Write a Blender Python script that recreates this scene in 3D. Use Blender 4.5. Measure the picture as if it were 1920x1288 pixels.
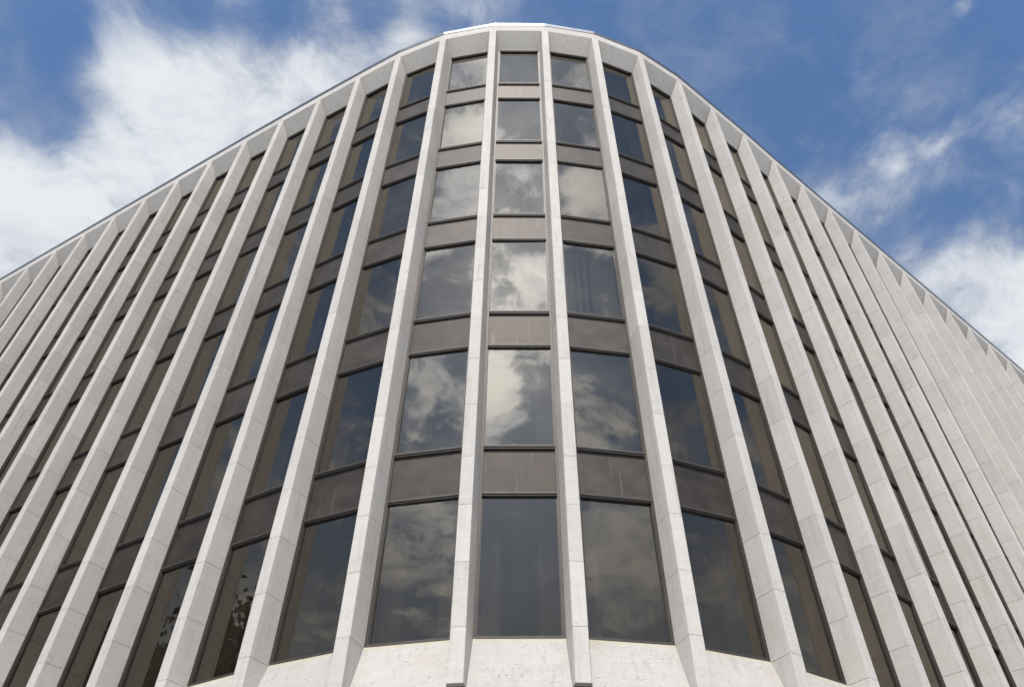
import bpy, math, random
from mathutils import Vector, Matrix
random.seed(7)
R = math.radians
for o in list(bpy.data.objects): bpy.data.objects.remove(o)
scn = bpy.context.scene
col = scn.collection

# ------------------------------------------------------------------ camera
W = 1.8            # metres per facade bay of the straight wings
EYE = 1.65         # camera height
F, PITCH, YAW, ROLL = 1488.68, 0.825548, 0.015423, -0.009948
CAM = Vector((-0.02011 * W, -6.52941 * W, EYE))
PPX, PPY = 25.90, -39.89
fw = Vector((math.sin(YAW) * math.cos(PITCH), math.cos(YAW) * math.cos(PITCH), math.sin(PITCH)))
rt = Vector((math.cos(YAW), -math.sin(YAW), 0)); up = rt.cross(fw)
rt, up = rt * math.cos(ROLL) + up * math.sin(ROLL), up * math.cos(ROLL) - rt * math.sin(ROLL)
cd = bpy.data.cameras.new('camera'); cam = bpy.data.objects.new('camera', cd); col.objects.link(cam)
cam.matrix_world = Matrix.Translation(CAM) @ Matrix((rt, up, -fw)).transposed().to_4x4()
cd.sensor_fit = 'HORIZONTAL'; cd.sensor_width = 36; cd.lens = 36 * F / 1920
cd.shift_x = -PPX / 1920; cd.shift_y = PPY / 1920
cd.clip_start = 0.1; cd.clip_end = 3000
scn.camera = cam
scn.render.resolution_x, scn.render.resolution_y = 1024, 686
scn.render.engine = 'CYCLES'
cy = scn.cycles; cy.max_bounces = 7; cy.diffuse_bounces = 4; cy.glossy_bounces = 3; cy.transparent_max_bounces = 10
vs = scn.view_settings
vs.view_transform = 'Standard'; vs.look = 'None'; vs.gamma = 1; vs.use_curve_mapping = False
vs.exposure = 0.16

# ------------------------------------------------------------------ sun and sky
SUN_EL, SUN_AZ = R(53.2), R(6.2)         # behind the camera, a little to the left
sund = Vector((-math.sin(SUN_AZ) * math.cos(SUN_EL), -math.cos(SUN_AZ) * math.cos(SUN_EL), math.sin(SUN_EL)))
sl = bpy.data.lights.new('sun', 'SUN'); sl.energy = 4.6; sl.angle = R(2.0); sl.color = (1.0, 0.95, 0.89)
so = bpy.data.objects.new('sun', sl); col.objects.link(so)
so.rotation_euler = sund.to_track_quat('Z', 'Y').to_euler(); so.location = (0, -30, 60)

class NG:
    """tiny helper for node trees"""
    def __init__(s, tree):
        s.t = tree; s.n = tree.nodes; s.l = tree.links
    def node(s, typ, **kw):
        nd = s.n.new(typ)
        for k, v in kw.items(): setattr(nd, k, v)
        return nd
    def put(s, sock, v):
        if isinstance(v, bpy.types.NodeSocket): s.l.new(v, sock)
        else: sock.default_value = v
    def math(s, op, a, b=0.0, c=0.0, clamp=False):
        nd = s.node('ShaderNodeMath', operation=op, use_clamp=clamp)
        s.put(nd.inputs[0], a); s.put(nd.inputs[1], b); s.put(nd.inputs[2], c)
        return nd.outputs[0]
    def vec(s, op, a, b=(0, 0, 0), out=0):
        nd = s.node('ShaderNodeVectorMath', operation=op)
        s.put(nd.inputs[0], a); s.put(nd.inputs[1], b)
        return nd.outputs[out]
    def scale(s, a, f):
        nd = s.node('ShaderNodeVectorMath', operation='SCALE'); s.put(nd.inputs[0], a); s.put(nd.inputs[3], f)
        return nd.outputs[0]
    def noise(s, v, scale, detail=4, rough=0.5, dist=0.0):
        nd = s.node('ShaderNodeTexNoise'); s.put(nd.inputs['Vector'], v)
        nd.inputs['Scale'].default_value = scale; nd.inputs['Detail'].default_value = detail
        nd.inputs['Roughness'].default_value = rough; nd.inputs['Distortion'].default_value = dist
        return nd.outputs['Fac'], nd.outputs['Color']
    def smooth(s, v, a, b, lo=0.0, hi=1.0):
        nd = s.node('ShaderNodeMapRange', interpolation_type='SMOOTHSTEP'); s.put(nd.inputs[0], v)
        nd.inputs[1].default_value = a; nd.inputs[2].default_value = b
        nd.inputs[3].default_value = lo; nd.inputs[4].default_value = hi
        return nd.outputs[0]
    def mix(s, f, a, b, blend='MIX'):
        nd = s.node('ShaderNodeMix', data_type='RGBA', blend_type=blend)
        s.put(nd.inputs[0], f); s.put(nd.inputs[6], a); s.put(nd.inputs[7], b)
        return nd.outputs[2]

world = bpy.data.worlds.new('World'); scn.world = world; world.use_nodes = True
g = NG(world.node_tree); g.n.clear()
sky = g.node('ShaderNodeTexSky', sky_type='NISHITA', sun_disc=False, sun_elevation=SUN_EL)
sky.sun_rotation = math.atan2(sund.x, sund.y)
sky.altitude = 400; sky.air_density = 1.0; sky.dust_density = 0.6; sky.ozone_density = 3.0
tc = g.node('ShaderNodeTexCoord').outputs['Generated']
sep = g.node('ShaderNodeSeparateXYZ'); g.put(sep.inputs[0], tc)
zz = g.math('ADD', g.math('MAXIMUM', sep.outputs[2], 0.0), 0.12)
cb = g.node('ShaderNodeCombineXYZ')
g.put(cb.inputs[0], g.math('DIVIDE', sep.outputs[0], zz)); g.put(cb.inputs[1], g.math('DIVIDE', sep.outputs[1], zz))
P = cb.outputs[0]                                   # position on the cloud layer
warp = g.noise(P, 3.2, 3, .5)[1]
Pw = g.vec('ADD', P, g.scale(g.vec('SUBTRACT', warp, (.5, .5, .5)), 0.22))
fb = g.noise(g.vec('ADD', Pw, (3.1, 7.7, 0.4)), 4.6, 8, .63)[0]
fine = g.noise(g.vec('ADD', Pw, (1.3, 2.2, 4.0)), 15, 6, .62)[0]
dens = g.math('MULTIPLY', g.math('SUBTRACT', fb, .5), 2.3)
dens = g.math('ADD', dens, g.math('MULTIPLY', g.math('SUBTRACT', fine, .5), .85))
def pix(x, y):
    """direction of a picture point, laid on the cloud layer"""
    d = (fw + rt * ((x - 960 - PPX) / F) - up * ((y - 644 - PPY) / F)).normalized()
    return d.x / (d.z + .12), d.y / (d.z + .12)
BANKS = [(430, 230, 170, .85), (620, 140, 90, .65), (240, 340, 150, .75), (60, 440, 170, .8), (10, 320, 70, .4), (760, 80, 50, .5), (-120, 600, 260, .7),
         (210, 110, 80, .28), (60, 40, 110, -.9), (75, 210, 60, -.8), (350, 10, 60, -.45), (520, 10, 60, -.75), (700, 25, 45, -.55), (820, 30, 40, -.3),
         (950, 15, 90, .30), (1400, 100, 330, -.75), (1800, 60, 150, -.75), (1640, 290, 160, .58), (1540, 330, 90, .25), (1740, 260, 80, .12),
         (1885, 180, 40, .2), (1780, 390, 70, -.45), (1890, 550, 120, .85), (1740, 520, 90, .55), (1980, 720, 220, .7), (1310, 165, 30, .45), (1800, 15, 30, .7)]
BLOBS = [pix(x, y) + (r * .00066, w) for x, y, r, w in BANKS] + [   # cloud banks on the layer: x, y, radius, weight
    # banks behind the camera that the windows mirror
    (-.03, -.70, .05, .45), (.06, -.74, .05, .45), (.015, -.66, .035, -.6), (-.07, -.95, .09, .7), (.10, -.93, .08, -.6),
    (.27, -.50, .07, .6), (-.27, -.48, .1, .4), (-.62, -1.10, .15, .4), (.62, -1.2, .2, .35), (.4, -.32, .08, -.5), (.0, -1.38, .20, -.75), (0, -.52, .06, .3),
]
for x, y, r, w in BLOBS:
    d = g.vec('DISTANCE', P, (x, y, 0), out=1)
    e = g.math('EXPONENT', g.math('MULTIPLY', g.math('MULTIPLY', d, d), -1 / (r * r)))
    dens = g.math('MULTIPLY_ADD', e, w, dens)
far = g.smooth(g.vec('LENGTH', P, out=1), .85, 1.7)          # cover closes up towards the horizon
dens = g.math('ADD', g.math('MULTIPLY_ADD', far, .12, dens), -.06)
soft, crisp = g.smooth(dens, -.46, .80), g.smooth(dens, -.06, .26)
sp_ = g.node('ShaderNodeSeparateXYZ'); g.put(sp_.inputs[0], P)
side = g.smooth(sp_.outputs[1], -.35, .15)                  # hazy veil ahead, heaped cumulus behind
mask = g.math('ADD', g.math('MULTIPLY', soft, side), g.math('MULTIPLY', crisp, g.math('SUBTRACT', 1.0, side)))
thin = g.math('MULTIPLY', g.smooth(g.noise(Pw, 7.5, 6, .65)[0], .40, .74), .42)
mask = g.math('MAXIMUM', mask, thin)
mask = g.math('MULTIPLY', mask, .96)
# cloud brightness: thick and sun facing parts are white, thin rims grey, brighter towards the sun (forward scatter)
sdn = g.vec('DOT_PRODUCT', tc, tuple(sund), out=1)
glow = g.math('POWER', g.math('MAXIMUM', sdn, 0.0), 15.0)
shade = g.noise(g.vec('ADD', Pw, (9.2, 1.7, 2.5)), 6.5, 6, .62)[0]
dcl = g.math('MINIMUM', dens, .75)
lum = g.smooth(g.math('ADD', g.math('MULTIPLY', dcl, .50), g.math('MULTIPLY', g.math('SUBTRACT', shade, .5), 1.8)), -.36, .50)
ccol = g.mix(lum, (.29, .335, .44, 1), (.75, .775, .80, 1))
ccol = g.mix(1.0, ccol, g.math('MULTIPLY_ADD', glow, 7.5, 1.0), 'MULTIPLY')
skycol = g.scale(sky.outputs[0], .148)
skycol = g.vec('MULTIPLY', skycol, (.84, .97, 1.04))
skycol = g.mix(g.math('MULTIPLY', far, .7), skycol, (.40, .42, .44, 1))      # haze low in the sky
aure = g.math('MULTIPLY', g.math('POWER', g.math('MAXIMUM', sdn, 0.0), 20.0), .9)      # bright veil of haze round the sun
av = g.node('ShaderNodeCombineXYZ')
for i_, f_ in enumerate((.96, 1.0, 1.02)): g.put(av.inputs[i_], g.math('MULTIPLY', aure, f_))
skycol = g.vec('ADD', skycol, av.outputs[0])
wcol = g.mix(mask, skycol, ccol)
bg = g.node('ShaderNodeBackground'); g.put(bg.inputs[0], wcol); bg.inputs[1].default_value = 1.0
wo = g.node('ShaderNodeOutputWorld'); g.l.new(bg.outputs[0], wo.inputs[0])

# ------------------------------------------------------------------ materials
def new_mat(name):
    m = bpy.data.materials.new(name); m.use_nodes = True
    gg = NG(m.node_tree); gg.n.clear()
    out = gg.node('ShaderNodeOutputMaterial')
    return m, gg, out

def stone_mat(name, base, pits, stain=False, pv=(22, 22, 62)):
    m, q, out = new_mat(name)
    co = q.node('ShaderNodeTexCoord').outputs['Object']
    oi = q.node('ShaderNodeObjectInfo').outputs['Random']
    isl = q.node('ShaderNodeNewGeometry').outputs['Random Per Island']
    rnd = q.math('FRACT', q.math('ADD', oi, q.math('MULTIPLY', isl, 7.31)))
    off = q.node('ShaderNodeCombineXYZ')
    q.put(off.inputs[0], q.math('MULTIPLY', rnd, 31.0)); q.put(off.inputs[1], q.math('MULTIPLY', rnd, 17.0)); q.put(off.inputs[2], q.math('MULTIPLY', rnd, 53.0))
    p = q.vec('ADD', co, off.outputs[0])
    bed = q.noise(q.vec('MULTIPLY', p, (1.6, 1.6, 8.0)), 1.6, 7, .68, .5)[0]
    blot = q.noise(p, 1.7, 5, .6)[0]
    c = q.mix(q.smooth(bed, .32, .68), tuple(v * .955 for v in base) + (1,), tuple(v * 1.03 for v in base) + (1,))
    c = q.mix(q.math('MULTIPLY', q.smooth(blot, .50, .75), .35), c, (base[0] * .90, base[1] * .84, base[2] * .74, 1))
    val = q.math('MULTIPLY_ADD', rnd, .12, .94)
    c = q.mix(1.0, c, val, 'MULTIPLY')
    # travertine pits: short horizontal dark flecks
    pit = q.noise(q.vec('MULTIPLY', p, pv), 1.0, 3, .55, .4)[0]
    zone = q.noise(q.vec('MULTIPLY', p, (2.2, 2.2, 6.0)), 1.0, 3, .5)[0]
    pm = q.math('MULTIPLY', q.smooth(pit, pits, pits + .075), q.smooth(zone, .30, .66))
    c = q.mix(q.math('MULTIPLY', pm, .75), c, (.17, .155, .135, 1))
    # faint grey weathering that runs down
    run = q.noise(q.vec('MULTIPLY', p, (9, 9, .55)), 1.0, 4, .6)[0]
    c = q.mix(q.math('MULTIPLY', q.smooth(run, .50, .78), .36), c, (.20, .19, .175, 1))
    if stain:
        s = q.node('ShaderNodeSeparateXYZ'); q.put(s.inputs[0], co)
        edge = q.math('ADD', s.outputs[2], q.math('MULTIPLY', q.math('SUBTRACT', q.noise(p, 5, 4, .6)[0], .5), .10))
        c = q.mix(q.math('MULTIPLY', q.smooth(edge, -.10, -.005), .42), c, (.38, .37, .20, 1))
    b = q.node('ShaderNodeBsdfPrincipled'); q.put(b.inputs['Base Color'], c)
    b.inputs['Roughness'].default_value = .78; b.inputs['Specular IOR Level'].default_value = .3
    bump = q.node('ShaderNodeBump'); bump.inputs['Strength'].default_value = .5; bump.inputs['Distance'].default_value = .006
    hgt = q.math('SUBTRACT', q.math('MULTIPLY', q.noise(p, 34, 5, .65)[0], .5), q.math('MULTIPLY', pm, 1.2))
    q.put(bump.inputs['Height'], hgt); q.l.new(bump.outputs[0], b.inputs['Normal'])
    q.l.new(b.outputs[0], out.inputs[0])
    return m

def plain(name, base, rough=.6, metal=0.0, var=.12, scale=(3, 3, 3), spec=.5):
    m, q, out = new_mat(name)
    co = q.node('ShaderNodeTexCoord').outputs['Object']
    oi = q.node('ShaderNodeObjectInfo').outputs['Random']
    p = q.vec('ADD', co, q.scale((13.0, 7.0, 5.0), q.math('MULTIPLY', oi, 9.0)))
    n = q.noise(q.vec('MULTIPLY', p, scale), 1.0, 5, .6)[0]
    c = q.mix(q.smooth(n, .3, .7), tuple(v * (1 - var) for v in base) + (1,), tuple(v * (1 + var) for v in base) + (1,))
    c = q.mix(1.0, c, q.math('MULTIPLY_ADD', oi, .16, .92), 'MULTIPLY')
    b = q.node('ShaderNodeBsdfPrincipled'); q.put(b.inputs['Base Color'], c)
    q.put(b.inputs['Roughness'], q.math('MULTIPLY_ADD', n, .12, rough - .06))
    b.inputs['Metallic'].default_value = metal; b.inputs['Specular IOR Level'].default_value = spec
    q.l.new(b.outputs[0], out.inputs[0])
    return m

def bronze_panel():
    m, q, out = new_mat('bronze_panel')
    co = q.node('ShaderNodeTexCoord').outputs['Object']
    oi = q.node('ShaderNodeObjectInfo').outputs['Random']
    p = q.vec('ADD', co, q.scale((13.0, 7.0, 5.0), q.math('MULTIPLY', oi, 9.0)))
    cloud = q.noise(q.vec('MULTIPLY', p, (2.2, 2.2, 3.0)), 1.0, 4, .55)[0]
    drip = q.noise(q.vec('MULTIPLY', p, (26, 26, 1.1)), 1.0, 4, .6)[0]
    fine = q.noise(q.vec('MULTIPLY', p, (160, 160, 12)), 1.0, 2, .5)[0]
    c = q.mix(q.smooth(cloud, .3, .7), (.038, .033, .029, 1), (.060, .051, .045, 1))
    c = q.mix(q.math('MULTIPLY', q.smooth(drip, .50, .74), .75), c, (.042, .036, .032, 1))
    pale = q.noise(q.vec('MULTIPLY', p, (11, 11, .5)), 1.0, 2, .5)[0]
    c = q.mix(q.math('MULTIPLY', q.smooth(pale, .62, .78), .35), c, (.13, .12, .112, 1))
    c = q.mix(1.0, c, q.math('MULTIPLY_ADD', oi, .30, .82), 'MULTIPLY')
    b = q.node('ShaderNodeBsdfPrincipled'); q.put(b.inputs['Base Color'], c)
    b.inputs['Metallic'].default_value = .6; b.inputs['Specular IOR Level'].default_value = .35
    ro = q.math('ADD', q.math('MULTIPLY_ADD', cloud, .16, .46), q.math('MULTIPLY', fine, .05))
    q.put(b.inputs['Roughness'], ro)
    bump = q.node('ShaderNodeBump'); bump.inputs['Strength'].default_value = .12; bump.inputs['Distance'].default_value = .004
    q.put(bump.inputs['Height'], q.noise(p, 2.2, 2, .5)[0]); q.l.new(bump.outputs[0], b.inputs['Normal'])
    q.l.new(b.outputs[0], out.inputs[0])
    return m

def glass_mat():
    m, q, out = new_mat('bronze_glass')
    geo = q.node('ShaderNodeNewGeometry')
    co = q.node('ShaderNodeTexCoord').outputs['Object']
    oi = q.node('ShaderNodeObjectInfo').outputs['Random']
    p = q.vec('ADD', co, q.scale((13.0, 7.0, 5.0), q.math('MULTIPLY', oi, 9.0)))
    bump = q.node('ShaderNodeBump'); bump.inputs['Strength'].default_value = .14; bump.inputs['Distance'].default_value = .010
    q.put(bump.inputs['Height'], q.noise(q.vec('MULTIPLY', p, (1, 1, .7)), 1.3, 1, .4)[0])
    c = q.math('ABSOLUTE', q.vec('DOT_PRODUCT', geo.outputs['Normal'], geo.outputs['Incoming'], out=1))
    sch = q.math('POWER', q.math('SUBTRACT', 1.0, c), 5.0)
    fac = q.math('MULTIPLY_ADD', sch, .60, .115)
    fac = q.math('MULTIPLY', fac, q.math('SUBTRACT', 1.0, geo.outputs['Backfacing']))
    gl = q.node('ShaderNodeBsdfGlossy'); gl.inputs['Color'].default_value = (1.0, .91, .78, 1); gl.inputs['Roughness'].default_value = .004
    q.l.new(bump.outputs[0], gl.inputs['Normal'])
    tr = q.node('ShaderNodeBsdfTransparent'); tr.inputs['Color'].default_value = (.375, .352, .32, 1)
    # thin film of dust so the pane is not perfectly black in the shade
    df = q.node('ShaderNodeBsdfDiffuse'); df.inputs['Color'].default_value = (.30, .29, .27, 1)
    dm = q.node('ShaderNodeMixShader')
    q.put(dm.inputs[0], q.math('MULTIPLY_ADD', q.noise(q.vec('MULTIPLY', p, (3, 3, 1)), 1.0, 5, .6)[0], .016, .004))
    q.l.new(tr.outputs[0], dm.inputs[1]); q.l.new(df.outputs[0], dm.inputs[2])
    mx = q.node('ShaderNodeMixShader'); q.put(mx.inputs[0], fac)
    q.l.new(dm.outputs[0], mx.inputs[1]); q.l.new(gl.outputs[0], mx.inputs[2])
    q.l.new(mx.outputs[0], out.inputs[0])
    return m

STONE = (.415, .396, .372)
M = {}
M['stone'] = stone_mat('travertine', STONE, .615)
M['panel'] = stone_mat('travertine_panel', STONE, .665)
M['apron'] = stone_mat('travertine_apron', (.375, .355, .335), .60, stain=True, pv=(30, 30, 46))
M['joint'] = plain('joint_mortar', (.20, .185, .165), .9)
M['bronze'] = plain('bronze_frame', (.050, .042, .035), .55, .3, .18, (4, 4, 1.2))
M['gasket_and_shade'] = plain('black_gasket_and_shade', (.014, .012, .011), .55)  # gaskets, and also the painted shade strips under the frame bars
M['spandrel'] = bronze_panel()
M['glass'] = glass_mat()
M['coping'] = plain('coping_metal', (.22, .22, .225), .36, 1.0, .06, (3, 3, 3))
M['dark_metal'] = plain('dark_flashing', (.13, .13, .135), .5, .3)
M['plaster'] = plain('interior_plaster', (.62, .61, .58), .9)
M['ceiling'] = plain('ceiling_tile', (.30, .295, .285), .9)
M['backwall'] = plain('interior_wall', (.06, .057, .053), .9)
M['blind'] = plain('blind_fabric', (.78, .77, .74), .85, var=.05)
M['curtain'] = plain('curtain_fabric', (.46, .46, .45), .9, var=.08)
M['paving'] = plain('concrete_paving', (.53, .52, .50), .85, var=.15, scale=(.6, .6, .6))
M['bark'] = plain('bark', (.09, .07, .05), .9, var=.3, scale=(6, 6, 1.5))
M['leaf'] = plain('leaf', (.040, .062, .024), .6, var=.35, scale=(1.5, 1.5, 1.5))
def lamp_mat():
    m, q, out = new_mat('warm_tube')
    e = q.node('ShaderNodeEmission'); e.inputs[0].default_value = (1, .72, .42, 1); e.inputs[1].default_value = .7
    q.l.new(e.outputs[0], out.inputs[0]); return m
M['tube'] = lamp_mat()

# ------------------------------------------------------------------ mesh helpers
CACHE = {}
def mesh(name, parts, key=None):
    """parts: list of (verts, faces, material key). One mesh, one slot per material."""
    if key is not None and key in CACHE: return CACHE[key]
    V, Fc, mi, slots = [], [], [], []
    for vv, ff, mk in parts:
        if mk not in slots: slots.append(mk)
        b = len(V); V += [tuple(v) for v in vv]
        for f in ff: Fc.append([i + b for i in f]); mi.append(slots.index(mk))
    me = bpy.data.meshes.new(name); me.from_pydata(V, [], Fc); me.update()
    for s in slots: me.materials.append(M[s])
    for pz, k in zip(me.polygons, mi): pz.material_index = k
    if key is not None: CACHE[key] = me
    return me
def obj(name, me, parent=None, loc=(0, 0, 0), rz=0.0, rx=0.0):
    o = bpy.data.objects.new(name, me); col.objects.link(o)
    o.parent = parent; o.location = loc; o.rotation_euler = (rx, 0, rz)
    return o
def tag(o, label=None, cat=None, group=None, kind=None):
    for k, v in (('label', label), ('category', cat), ('group', group), ('kind', kind)):
        if v: o[k] = v
    return o
def prism(poly, z0, z1):
    """poly counter-clockwise seen from above"""
    n = len(poly)
    v = [(x, y, z0) for x, y in poly] + [(x, y, z1) for x, y in poly]
    f = [list(range(n - 1, -1, -1)), list(range(n, 2 * n))]
    f += [[i, (i + 1) % n, n + (i + 1) % n, n + i] for i in range(n)]
    return v, f
def box(x0, x1, y0, y1, z0, z1):
    return prism([(x0, y0), (x1, y0), (x1, y1), (x0, y1)], z0, z1)
def hexa(b, t):
    """two quads (4 points each, same winding, b below t) joined into a solid"""
    v = list(b) + list(t)
    f = [[3, 2, 1, 0], [4, 5, 6, 7]] + [[i, (i + 1) % 4, 4 + (i + 1) % 4, 4 + i] for i in range(4)]
    return v, f

# ------------------------------------------------------------------ plan of the building
NL, NR = 17, 20
W0, W1 = .97163 * W, .95647 * W                  # centre bay, the three bays of the bend
A, B, D = .08934 * W, .06505 * W, .22344 * W     # fin: half width at the glass, half width outside, depth
TL = [R(a) for a in (10.64, 11.59, 6.03, .46, .42, 0, .54)]
TR = [R(a) for a in (8.89, 12.14, 10.92, 6.15, .02, 1.31, -.88)]
Z = lambda u: u * W + EYE                        # heights were measured from the eye, in bays
ZS, ZH, ZSO, ZP = Z(3.128), Z(14.80), Z(15.178), Z(15.40)
SILL = [Z(u) for u in (3.128, 5.198, 7.285, 9.36, 11.40, 13.43)]      # sill of each window row
HEAD = [Z(u) for u in (4.599, 6.679, 8.761, 10.815, 12.855, 14.80)]   # head of each window row
ZFB = Z(2.662)
nodes = {}                                       # fin index (..-2,-1 | 1,2..): point, mean rotation, turn
bays = {0: dict(mid=Vector((0, 0)), rz=0.0, w=W0)}
for s, th, N in ((-1, TL, NL), (1, TR, NR)):
    p = Vector((.5 * s * W0, 0)); ang = 0.0
    for i in range(1, N + 1):
        t = th[i - 1] if i <= len(th) else 0.0
        nodes[s * i] = (p.copy(), s * (ang + t / 2), t)
        ang += t
        d = Vector((s * math.cos(ang), math.sin(ang)))
        w = W1 if i <= 3 else W
        if i < N: bays[s * i] = dict(mid=p + d * w / 2, rz=s * ang, w=w)
        p = p + d * w
# bay k lies between these two fins (as seen from outside, left then right)
def fins_of(k):
    if k == 0: return -1, 1
    return (k, k + 1) if k > 0 else (k - 1, k)
def to_bay(k, pt):
    b = bays[k]; d = pt - b['mid']; c, s_ = math.cos(-b['rz']), math.sin(-b['rz'])
    return Vector((d.x * c - d.y * s_, d.x * s_ + d.y * c))
def fin_pt(i, x, y):
    p, rz, t = nodes[i]; c, s_ = math.cos(rz), math.sin(rz)
    return Vector((p.x + x * c - y * s_, p.y + x * s_ + y * c))

# ------------------------------------------------------------------ ground
gm = bpy.data.meshes.new('ground'); gm.from_pydata([(-600, -600, 0), (600, -600, 0), (600, 600, 0), (-600, 600, 0)], [], [[0, 1, 2, 3]])
gm.materials.append(M['paving']); tag(obj('ground', gm), kind='structure')

# ------------------------------------------------------------------ the office building
root = bpy.data.objects.new('office_building', None); col.objects.link(root)
tag(root, 'curved white stone office building with deep vertical fins and bronze tinted windows', 'building')

# fins -------------------------------------------------------------
courses = [Z(u) for u in (2.662, 3.125, 3.724, 4.321, 4.885)]
zc = 4.885
while zc + .680 < 15.1:
    zc += .680; courses.append(Z(zc))
courses[-1] = ZSO if ZSO - courses[-1] < .25 else courses[-1]
if courses[-1] != ZSO: courses.append(ZSO)
def fin_profile(t, inset=0.0):
    """ccw plan outline in fin coordinates, outside is -y. A shallow groove marks the edge of the front slab."""
    cx, cy = A * math.cos(t / 2), A * math.sin(t / 2)
    b, d = B - inset, D - inset
    def flank(f): return b + (cx - inset - b) * f, -d + (cy + d) * f
    f1, f2 = .045 / D, .053 / D
    x1, y1 = flank(f1); x2, y2 = flank(f2); x3, y3 = flank(1.0)
    ch = .006
    if inset: right = [(b, -d), (x3, y3), (x3, y3 + .13)]
    else: right = [(b - ch, -d), (b, -d + ch), (x1, y1), (x1 - .005, (y1 + y2) / 2), (x2, y2), (x3, y3), (x3, y3 + .13)]
    return [(-x, y) for x, y in reversed(right)] + right
GAP = .0035
def block_parts(t, h):
    return prism(fin_profile(t), GAP, h - GAP)
NEAR = 8
for i in sorted(nodes, key=abs):
    p, rz, t = nodes[i]; tk = round(t, 5)
    core = mesh('fin', [prism(fin_profile(t, .012), ZFB + .01, ZSO - .01) + ('joint',)], ('core', tk))
    fin = obj('fin', core, root, (p.x, p.y, 0), rz)
    cap = mesh('base_cap', [box(-B - .008, B + .008, -D - .008, -D + .20, -.045, 0) + ('bronze',)], 'basecap')
    obj('base_cap', cap, fin, (0, 0, ZFB - .004))
    foot = mesh('base_block', [prism([(x * .93, y * .97) for x, y in fin_profile(t)], -.95, -.055) + ('stone',)], ('foot', tk))
    obj('base_block', foot, fin, (0, 0, ZFB))
    if abs(i) <= NEAR:
        for k in range(len(courses) - 1):
            h = courses[k + 1] - courses[k]
            me = mesh('stone_block', [block_parts(t, h) + ('stone',)], ('block', tk, round(h, 3)))
            jx, jy = random.uniform(-.0012, .0012), random.uniform(-.0022, .0015)
            obj('stone_block', me, fin, (jx, jy, courses[k]), random.uniform(-.002, .002))
    else:
        parts = []
        for k in range(len(courses) - 1):
            v, f = block_parts(t, courses[k + 1] - courses[k])
            jy = random.uniform(-.002, .0015)
            parts.append(([(a, b + jy, c + courses[k]) for a, b, c in v], f, 'stone'))
        tag(obj('stone_cladding', mesh('stone_cladding', parts), fin), kind='stuff')

# bays -------------------------------------------------------------
FB = .068                                          # the glazing sits this far behind the visible inner edge of the flanks
FJ, FG = .046, .022                               # bronze bar, gasket
def window_frame(hw, h):
    ps = []
    for s in (-1, 1):
        x0, x1 = sorted((s * hw, s * (hw - FJ))); ps.append(box(x0, x1, -.050, .05, 0, h) + ('bronze',))
        x0, x1 = sorted((s * (hw - FJ), s * (hw - FJ - FG))); ps.append(box(x0, x1, -.022, .045, FJ, h - FJ) + ('gasket_and_shade',))
        x0, x1 = sorted((s * (hw - .006), s * (hw - .018))); ps.append(box(x0, x1, -.066, -.050, 0, h) + ('bronze',))
    xi = hw - FJ
    for z0, z1 in ((0, .034), (h - .034, h)): ps.append(box(-xi, xi, -.074, .05, z0, z1) + ('bronze',))
    ps.append(box(-xi, xi, -.040, .045, .034, .034 + FG) + ('gasket_and_shade',)); ps.append(box(-xi, xi, -.056, .045, h - .034 - .034, h - .034) + ('gasket_and_shade',))  # sill gasket; then a black strip painting in shade under the head bar
    return ps
def spandrel(hw, h):
    ps = [box(-hw + FJ, hw - FJ, -.012, .02, .018, h - .038) + ('spandrel',)]
    for s in (-1, 1):
        x0, x1 = sorted((s * hw, s * (hw - FJ))); ps.append(box(x0, x1, -.046, .045, 0, h) + ('bronze',))
        x0, x1 = sorted((s * (hw - .006), s * (hw - .018))); ps.append(box(x0, x1, -.062, -.046, 0, h) + ('bronze',))
    ps.append(box(-hw + FJ, hw - FJ, .02, .04, 0, h) + ('gasket_and_shade',))
    ps.append(box(-hw + FJ, hw - FJ, -.056, .02, h - .036, h) + ('gasket_and_shade',))  # black strip standing in for the shaded underside of the sill bar
    ps.append(box(-hw + FJ, hw - FJ, -.040, .02, 0, .016) + ('gasket_and_shade',))
    return ps
def at_bay(mid, rz, y): return mid.x - y * math.sin(rz), mid.y + y * math.cos(rz)
def rows():
    for r in range(6):
        z0, z1 = SILL[r], HEAD[r]
        yield r, z0, z1
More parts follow.
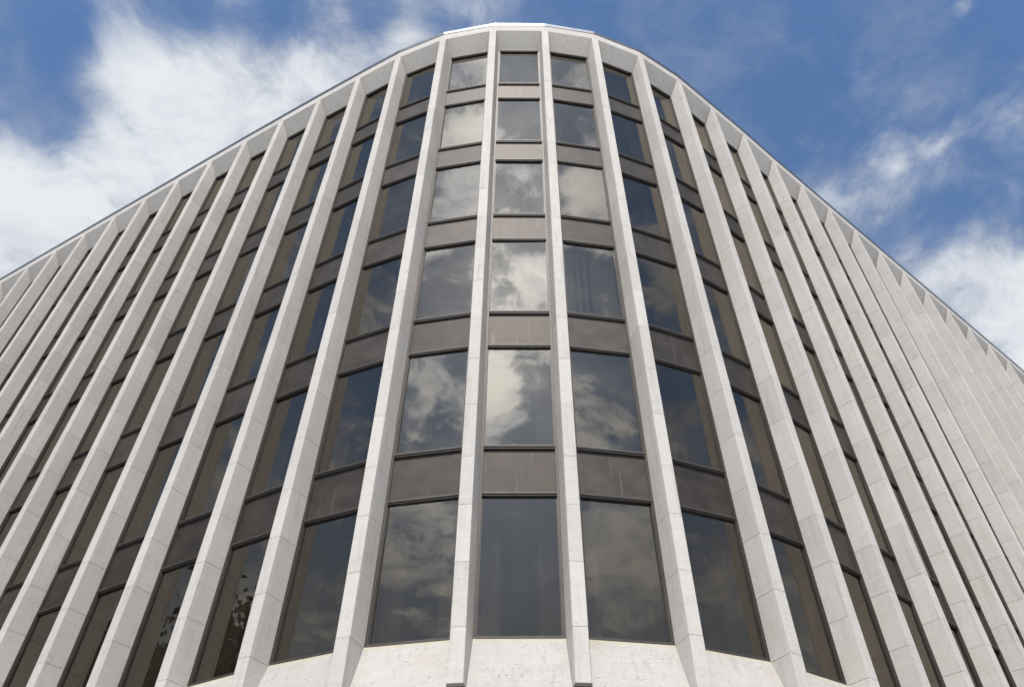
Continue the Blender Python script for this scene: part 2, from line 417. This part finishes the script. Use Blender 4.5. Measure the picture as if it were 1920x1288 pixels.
for k in sorted(bays, key=abs):
    b = bays[k]; mid, rz, w = b['mid'], b['rz'], b['w']; hw = w / 2 - A
    wk = round(w, 4)
    for r, z0, z1 in rows():
        zl = z0 - (.030 if r else -.004); h = z1 + .030 - zl - (.034 if r == 5 else 0)
        fr = obj('window', mesh('window', window_frame(hw, h), ('win', wk, round(h, 3))), root, tuple(at_bay(mid, rz, FB)) + (zl,), rz)
        px = hw - FJ - FG * .5
        pn = mesh('pane', [box(-px, px, -.006, .006, -h / 2 + FJ, h / 2 - FJ) + ('glass',)], ('pane', wk, round(h, 3)))
        obj('pane', pn, fr, (0, 0, h / 2), R(random.gauss(0, .26)), R(random.gauss(0, .20)))
        if r < 5:
            zb = zl + h + .003; zt = SILL[r + 1] - .030 - .003
            obj('spandrel_panel', mesh('spandrel_panel', spandrel(hw, zt - zb), ('sp', wk, round(zt - zb, 3))), root, tuple(at_bay(mid, rz, FB)) + (zb,), rz)
    # sloping stone panels between the fins: soffit under the parapet, apron under the lowest window
    fl, fr_ = fins_of(k)
    def edge(f, y_frac, g_=.004):
        """points on the flanks left and right at a fraction of the fin depth, in bay coordinates"""
        out = []
        for fi, s in ((fl, 1), (fr_, -1)):
            t = nodes[fi][2]; cx, cy = A * math.cos(t / 2), A * math.sin(t / 2)
            q = to_bay(k, fin_pt(fi, s * (cx + (B - cx) * y_frac + g_), cy + (-D - cy) * y_frac)); out.append(q)
        return out
    key = (round(w, 4), round(nodes[fl][2], 4), round(nodes[fr_][2], 4))
    i0, i1 = edge(k, 0.0); o0, o1 = edge(k, .985)
    lo = [(i0.x, 0, 0), (i1.x, 0, 0)]; hi = [(o0.x, o0.y, ZSO - ZH), (o1.x, o1.y, ZSO - ZH)]
    th = .07
    v, f = hexa([lo[0], lo[1], (i1.x, .15, 0), (i0.x, .15, 0)], [hi[0], hi[1], (o1.x, o1.y + th, ZSO - ZH), (o0.x, o0.y + th, ZSO - ZH)])
    obj('soffit_panel', mesh('soffit_panel', [(v, f, 'panel')], ('soff',) + key), root, (mid.x, mid.y, ZH), rz)
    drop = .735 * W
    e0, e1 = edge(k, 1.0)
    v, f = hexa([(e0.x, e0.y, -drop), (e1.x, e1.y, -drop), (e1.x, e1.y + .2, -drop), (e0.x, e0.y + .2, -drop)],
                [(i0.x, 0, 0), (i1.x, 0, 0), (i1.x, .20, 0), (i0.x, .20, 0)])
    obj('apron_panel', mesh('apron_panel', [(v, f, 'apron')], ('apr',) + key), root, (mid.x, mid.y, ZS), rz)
    # wall below the apron, parapet above the soffit, coping
    q0, q1 = to_bay(k, fin_pt(fl, 0, -D)), to_bay(k, fin_pt(fr_, 0, -D))
    a0, a1 = to_bay(k, fin_pt(fl, 0, -D + .34)), to_bay(k, fin_pt(fr_, 0, -D + .34))
    def band(n0, n1, dy, z0, z1, jt=.002):
        c0, c1 = n0 + Vector((jt, -dy)), n1 + Vector((-jt, -dy))
        return prism([(c0.x, c0.y), (c1.x, c1.y), (a1.x - jt, a1.y), (a0.x + jt, a0.y)], z0, z1)
    obj('parapet_panel', mesh('parapet_panel', [band(q0, q1, 0, .002, ZP - ZSO) + ('panel',)], ('par',) + key), root, (mid.x, mid.y, ZSO), rz)
    v, f = band(q0, q1, .016, .022, .15, .001)
    v = [(x, y - (.02 if (z > .1 and y < q0.y + .1) else 0), z) for x, y, z in v]
    cm = mesh('coping', [band(q0, q1, .010, .001, .022, .0005) + ('dark_metal',), (v, f, 'coping')], ('cop',) + key)
    obj('coping', cm, root, (mid.x, mid.y, ZP), rz)
    zw = ZS - drop
    obj('ground_floor_wall', mesh('ground_floor_wall', [band(q0 + Vector((0, .02)), q1 + Vector((0, .02)), 0, .0, zw - .004) + ('panel',)], ('gfw',) + key), root, (mid.x, mid.y, .002), rz)

# interiors --------------------------------------------------------
def offset_line(dist):
    out = []
    for i in sorted(nodes):
        p, rz, t = nodes[i]; out.append(fin_pt(i, 0, dist / math.cos(t / 2)))
    return out
def ring(d0, d1, z0, z1, mat):
    a, b = offset_line(d0), offset_line(d1); n = len(a); v, f = [], []
    for z in (z0, z1):
        v += [(q.x, q.y, z) for q in a] + [(q.x, q.y, z) for q in b]
    for i in range(n - 1):
        f += [[i, i + 1, 2 * n + i + 1, 2 * n + i], [n + i + 1, n + i, 3 * n + i, 3 * n + i + 1],
              [i + 1, i, n + i, n + i + 1], [2 * n + i, 2 * n + i + 1, 3 * n + i + 1, 3 * n + i]]
    f += [[0, 2 * n, 3 * n, n], [n - 1, 2 * n - 1, 4 * n - 1, 3 * n - 1]]
    return v, f, mat
for r in range(7):
    zlo = ZS - .5 if r == 0 else HEAD[r - 1] + .05
    zhi = SILL[r] - .03 if r < 6 else 0
    if r == 6: zlo, zhi = ZH + .07, ZSO + .05
    obj('floor_slab', mesh('floor_slab', [ring(.22 if r < 6 else .3, 6.0, zlo, zhi, 'ceiling')]), root)
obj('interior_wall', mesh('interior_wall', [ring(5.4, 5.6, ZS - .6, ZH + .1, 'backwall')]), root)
for i in nodes:
    p, rz, t = nodes[i]
    if -15 <= i <= 12:
        q = fin_pt(i, 0, .52)
        obj('interior_pier', mesh('interior_pier', [box(-.50, .50, 0, .5, ZS - .2, ZH + .08) + ('plaster',)], 'pier'), root, (q.x, q.y, 0), rz)
        q = fin_pt(i, 0, .16)
        obj('mullion_cover', mesh('mullion_cover', [box(-.10, .10, 0, .30, ZS - .2, ZH + .08) + ('plaster',)], 'mcover'), root, (q.x, q.y, 0), rz)

# blinds, curtains and lamps behind the glass ----------------------
FLOOR = ['lowest', 'second lowest', 'third lowest', 'fourth lowest', 'second highest', 'topmost']
def bay_name(k):
    if k == 0: return 'the central bay'
    n = ['first', 'second', 'third', 'fourth'][abs(k) - 1]
    return 'the %s bay %s of centre' % (n, 'left' if k < 0 else 'right')
def in_bay(k, x, y):
    b = bays[k]; c, s_ = math.cos(b['rz']), math.sin(b['rz'])
    return (b['mid'].x + x * c - y * s_, b['mid'].y + x * s_ + y * c)
def blind(k, r, turn, skip):
    b = bays[k]; hw = b['w'] / 2 - A - .06
    z0 = SILL[r] + .05; z1 = HEAD[r] - .02
    x, y = in_bay(k, 0, .32)
    e = bpy.data.objects.new('vertical_blind', None); col.objects.link(e); e.location = (x, y, z0); e.rotation_euler = (0, 0, b['rz'])
    tag(e, 'pale vertical blind, %s window of %s' % (FLOOR[r], bay_name(k)), 'blind', 'vertical blinds behind the windows')
    n = int(2 * hw / .085); ps = []
    for j in range(n):
        if j in skip: continue
        cx = -hw + (j + .5) * 2 * hw / n; a = R(turn + random.uniform(-5, 5)); dx, dy = .046 * math.cos(a), .046 * math.sin(a)
        ps.append(prism([(cx - dx, -dy), (cx + dx, dy), (cx + dx, dy + .003), (cx - dx, -dy + .003)], 0, z1 - z0 - .06) + ('blind',))
    obj('slats', mesh('slats', ps), e)['kind'] = 'stuff'
    obj('head_rail', mesh('head_rail', [box(-hw, hw, -.03, .03, z1 - z0 - .055, z1 - z0) + ('bronze',)]), e)
def curtain(k, r, wl, wr):
    b = bays[k]; hw = b['w'] / 2 - A - .04
    z0 = SILL[r] + .05; z1 = HEAD[r] + .02
    x, y = in_bay(k, 0, .40)
    e = bpy.data.objects.new('curtain', None); col.objects.link(e); e.location = (x, y, z0); e.rotation_euler = (0, 0, b['rz'])
    tag(e, 'parted grey curtain, %s window of %s' % (FLOOR[r], bay_name(k)), 'curtain', 'curtains behind the windows')
    for xa, xb in ((-hw, -hw + wl), (hw - wr, hw)):
        n = max(6, int((xb - xa) / .018)); top, bot = [], []
        ph = random.random() * 6
        pts = [(xa + (xb - xa) * j / n, .022 * math.sin(ph + j * .9) + .008 * math.sin(j * .37)) for j in range(n + 1)]
        poly = pts + [(x_, y_ + .006) for x_, y_ in reversed(pts)]
        obj('curtain_panel', mesh('curtain_panel', [prism(poly, 0, z1 - z0) + ('curtain',)]), e)
    obj('curtain_rail', mesh('curtain_rail', [box(-hw, hw, -.012, .012, z1 - z0, z1 - z0 + .02) + ('bronze',)]), e)
blind(-2, 2, 62, ()); blind(-1, 2, 24, ()); blind(0, 2, 30, ()); blind(1, 2, 9, (3, 5, 7)); blind(2, 2, 52, ())
blind(-1, 4, 28, ()); blind(0, 4, 35, ())
curtain(0, 0, .22, .26); curtain(1, 0, .14, .24); curtain(-1, 0, .12, .10); curtain(2, 0, .10, .22)
def ceiling_light(k, r, x, y, rot):
    z = HEAD[r] + .048
    px, py = in_bay(k, x, y)
    e = bpy.data.objects.new('ceiling_light', None); col.objects.link(e); e.location = (px, py, z); e.rotation_euler = (0, 0, bays[k]['rz'] + rot)
    tag(e, 'warm ceiling strip light, %s window of %s' % (FLOOR[r], bay_name(k)), 'ceiling light', 'ceiling lights behind the glass')
    obj('housing', mesh('housing', [box(-.06, .06, -.36, .36, -.05, 0) + ('plaster',)], 'housing'), e)
    obj('tube', mesh('tube', [box(-.022, .022, -.33, .33, -.07, -.05) + ('tube',)], 'tube'), e)
ceiling_light(0, 1, -.20, 2.0, .7); ceiling_light(-1, 1, .40, 1.0, .9); ceiling_light(1, 1, .45, 1.0, -.5)

# ------------------------------------------------------------------ trees mirrored in the lowest left windows
def tree(x, y, h, cr, seed, label):
    rng = random.Random(seed)
    e = bpy.data.objects.new('tree', None); col.objects.link(e); e.location = (x, y, 0)
    tag(e, label, 'tree', 'trees beside the left wing')
    def limb(a, b, r0, r1, n=7):
        d = (b - a).normalized(); s = d.orthogonal().normalized(); u = d.cross(s); v = []
        for c, r in ((a, r0), (b, r1)):
            v += [tuple(c + (s * math.cos(q * 2 * math.pi / n) + u * math.sin(q * 2 * math.pi / n)) * r) for q in range(n)]
        return v, [[q, (q + 1) % n, n + (q + 1) % n, n + q] for q in range(n)] + [list(range(n - 1, -1, -1)), list(range(n, 2 * n))], 'bark'
    ps = []; tips = []
    zf = h * .34; top = Vector((0, 0, zf))
    ps.append(limb(Vector((0, 0, -.05)), top, h * .022, h * .015))
    for j in range(9):
        a = j * 2.4 + rng.uniform(-.4, .4); l = rng.uniform(.45, .95) * cr
        m_ = top + Vector((math.cos(a) * l * .5, math.sin(a) * l * .5, rng.uniform(.08, .34) * h))
        ps.append(limb(top, m_, h * .010, h * .006))
        for q in range(4):
            a2 = a + rng.uniform(-1.1, 1.1)
            tip = m_ + Vector((math.cos(a2) * l * .55, math.sin(a2) * l * .55, rng.uniform(.04, .26) * h))
            ps.append(limb(m_, tip, h * .005, h * .002)); tips.append(tip)
    obj('trunk', mesh('trunk', ps), e)
    V, Fc = [], []
    for tip in tips:
        rad = rng.uniform(.13, .24) * cr
        for q in range(300):
            c = tip + Vector((rng.gauss(0, 1), rng.gauss(0, 1), rng.gauss(0, .7))) * rad
            u = Vector((rng.gauss(0, 1), rng.gauss(0, 1), rng.gauss(0, 1))).normalized(); w_ = u.orthogonal().normalized()
            s = rng.uniform(.12, .21); b0 = len(V)
            V += [tuple(c - u * s), tuple(c + w_ * s * .5), tuple(c + u * s), tuple(c - w_ * s * .5)]; Fc.append([b0, b0 + 1, b0 + 2, b0 + 3])
    obj('crown', mesh('crown', [(V, Fc, 'leaf')]), e)
tree(-21.5, .2, 16.8, 5.0, 3, 'tall broad leafy tree mirrored in the lowest windows of the left wing')
tree(-25.0, -5.0, 17.5, 5.0, 5, 'rounded leafy tree mirrored beside the taller one in the left windows')
tree(-30.0, 2.5, 22.0, 4.2, 8, 'slender tall tree mirrored farthest left in the low windows')
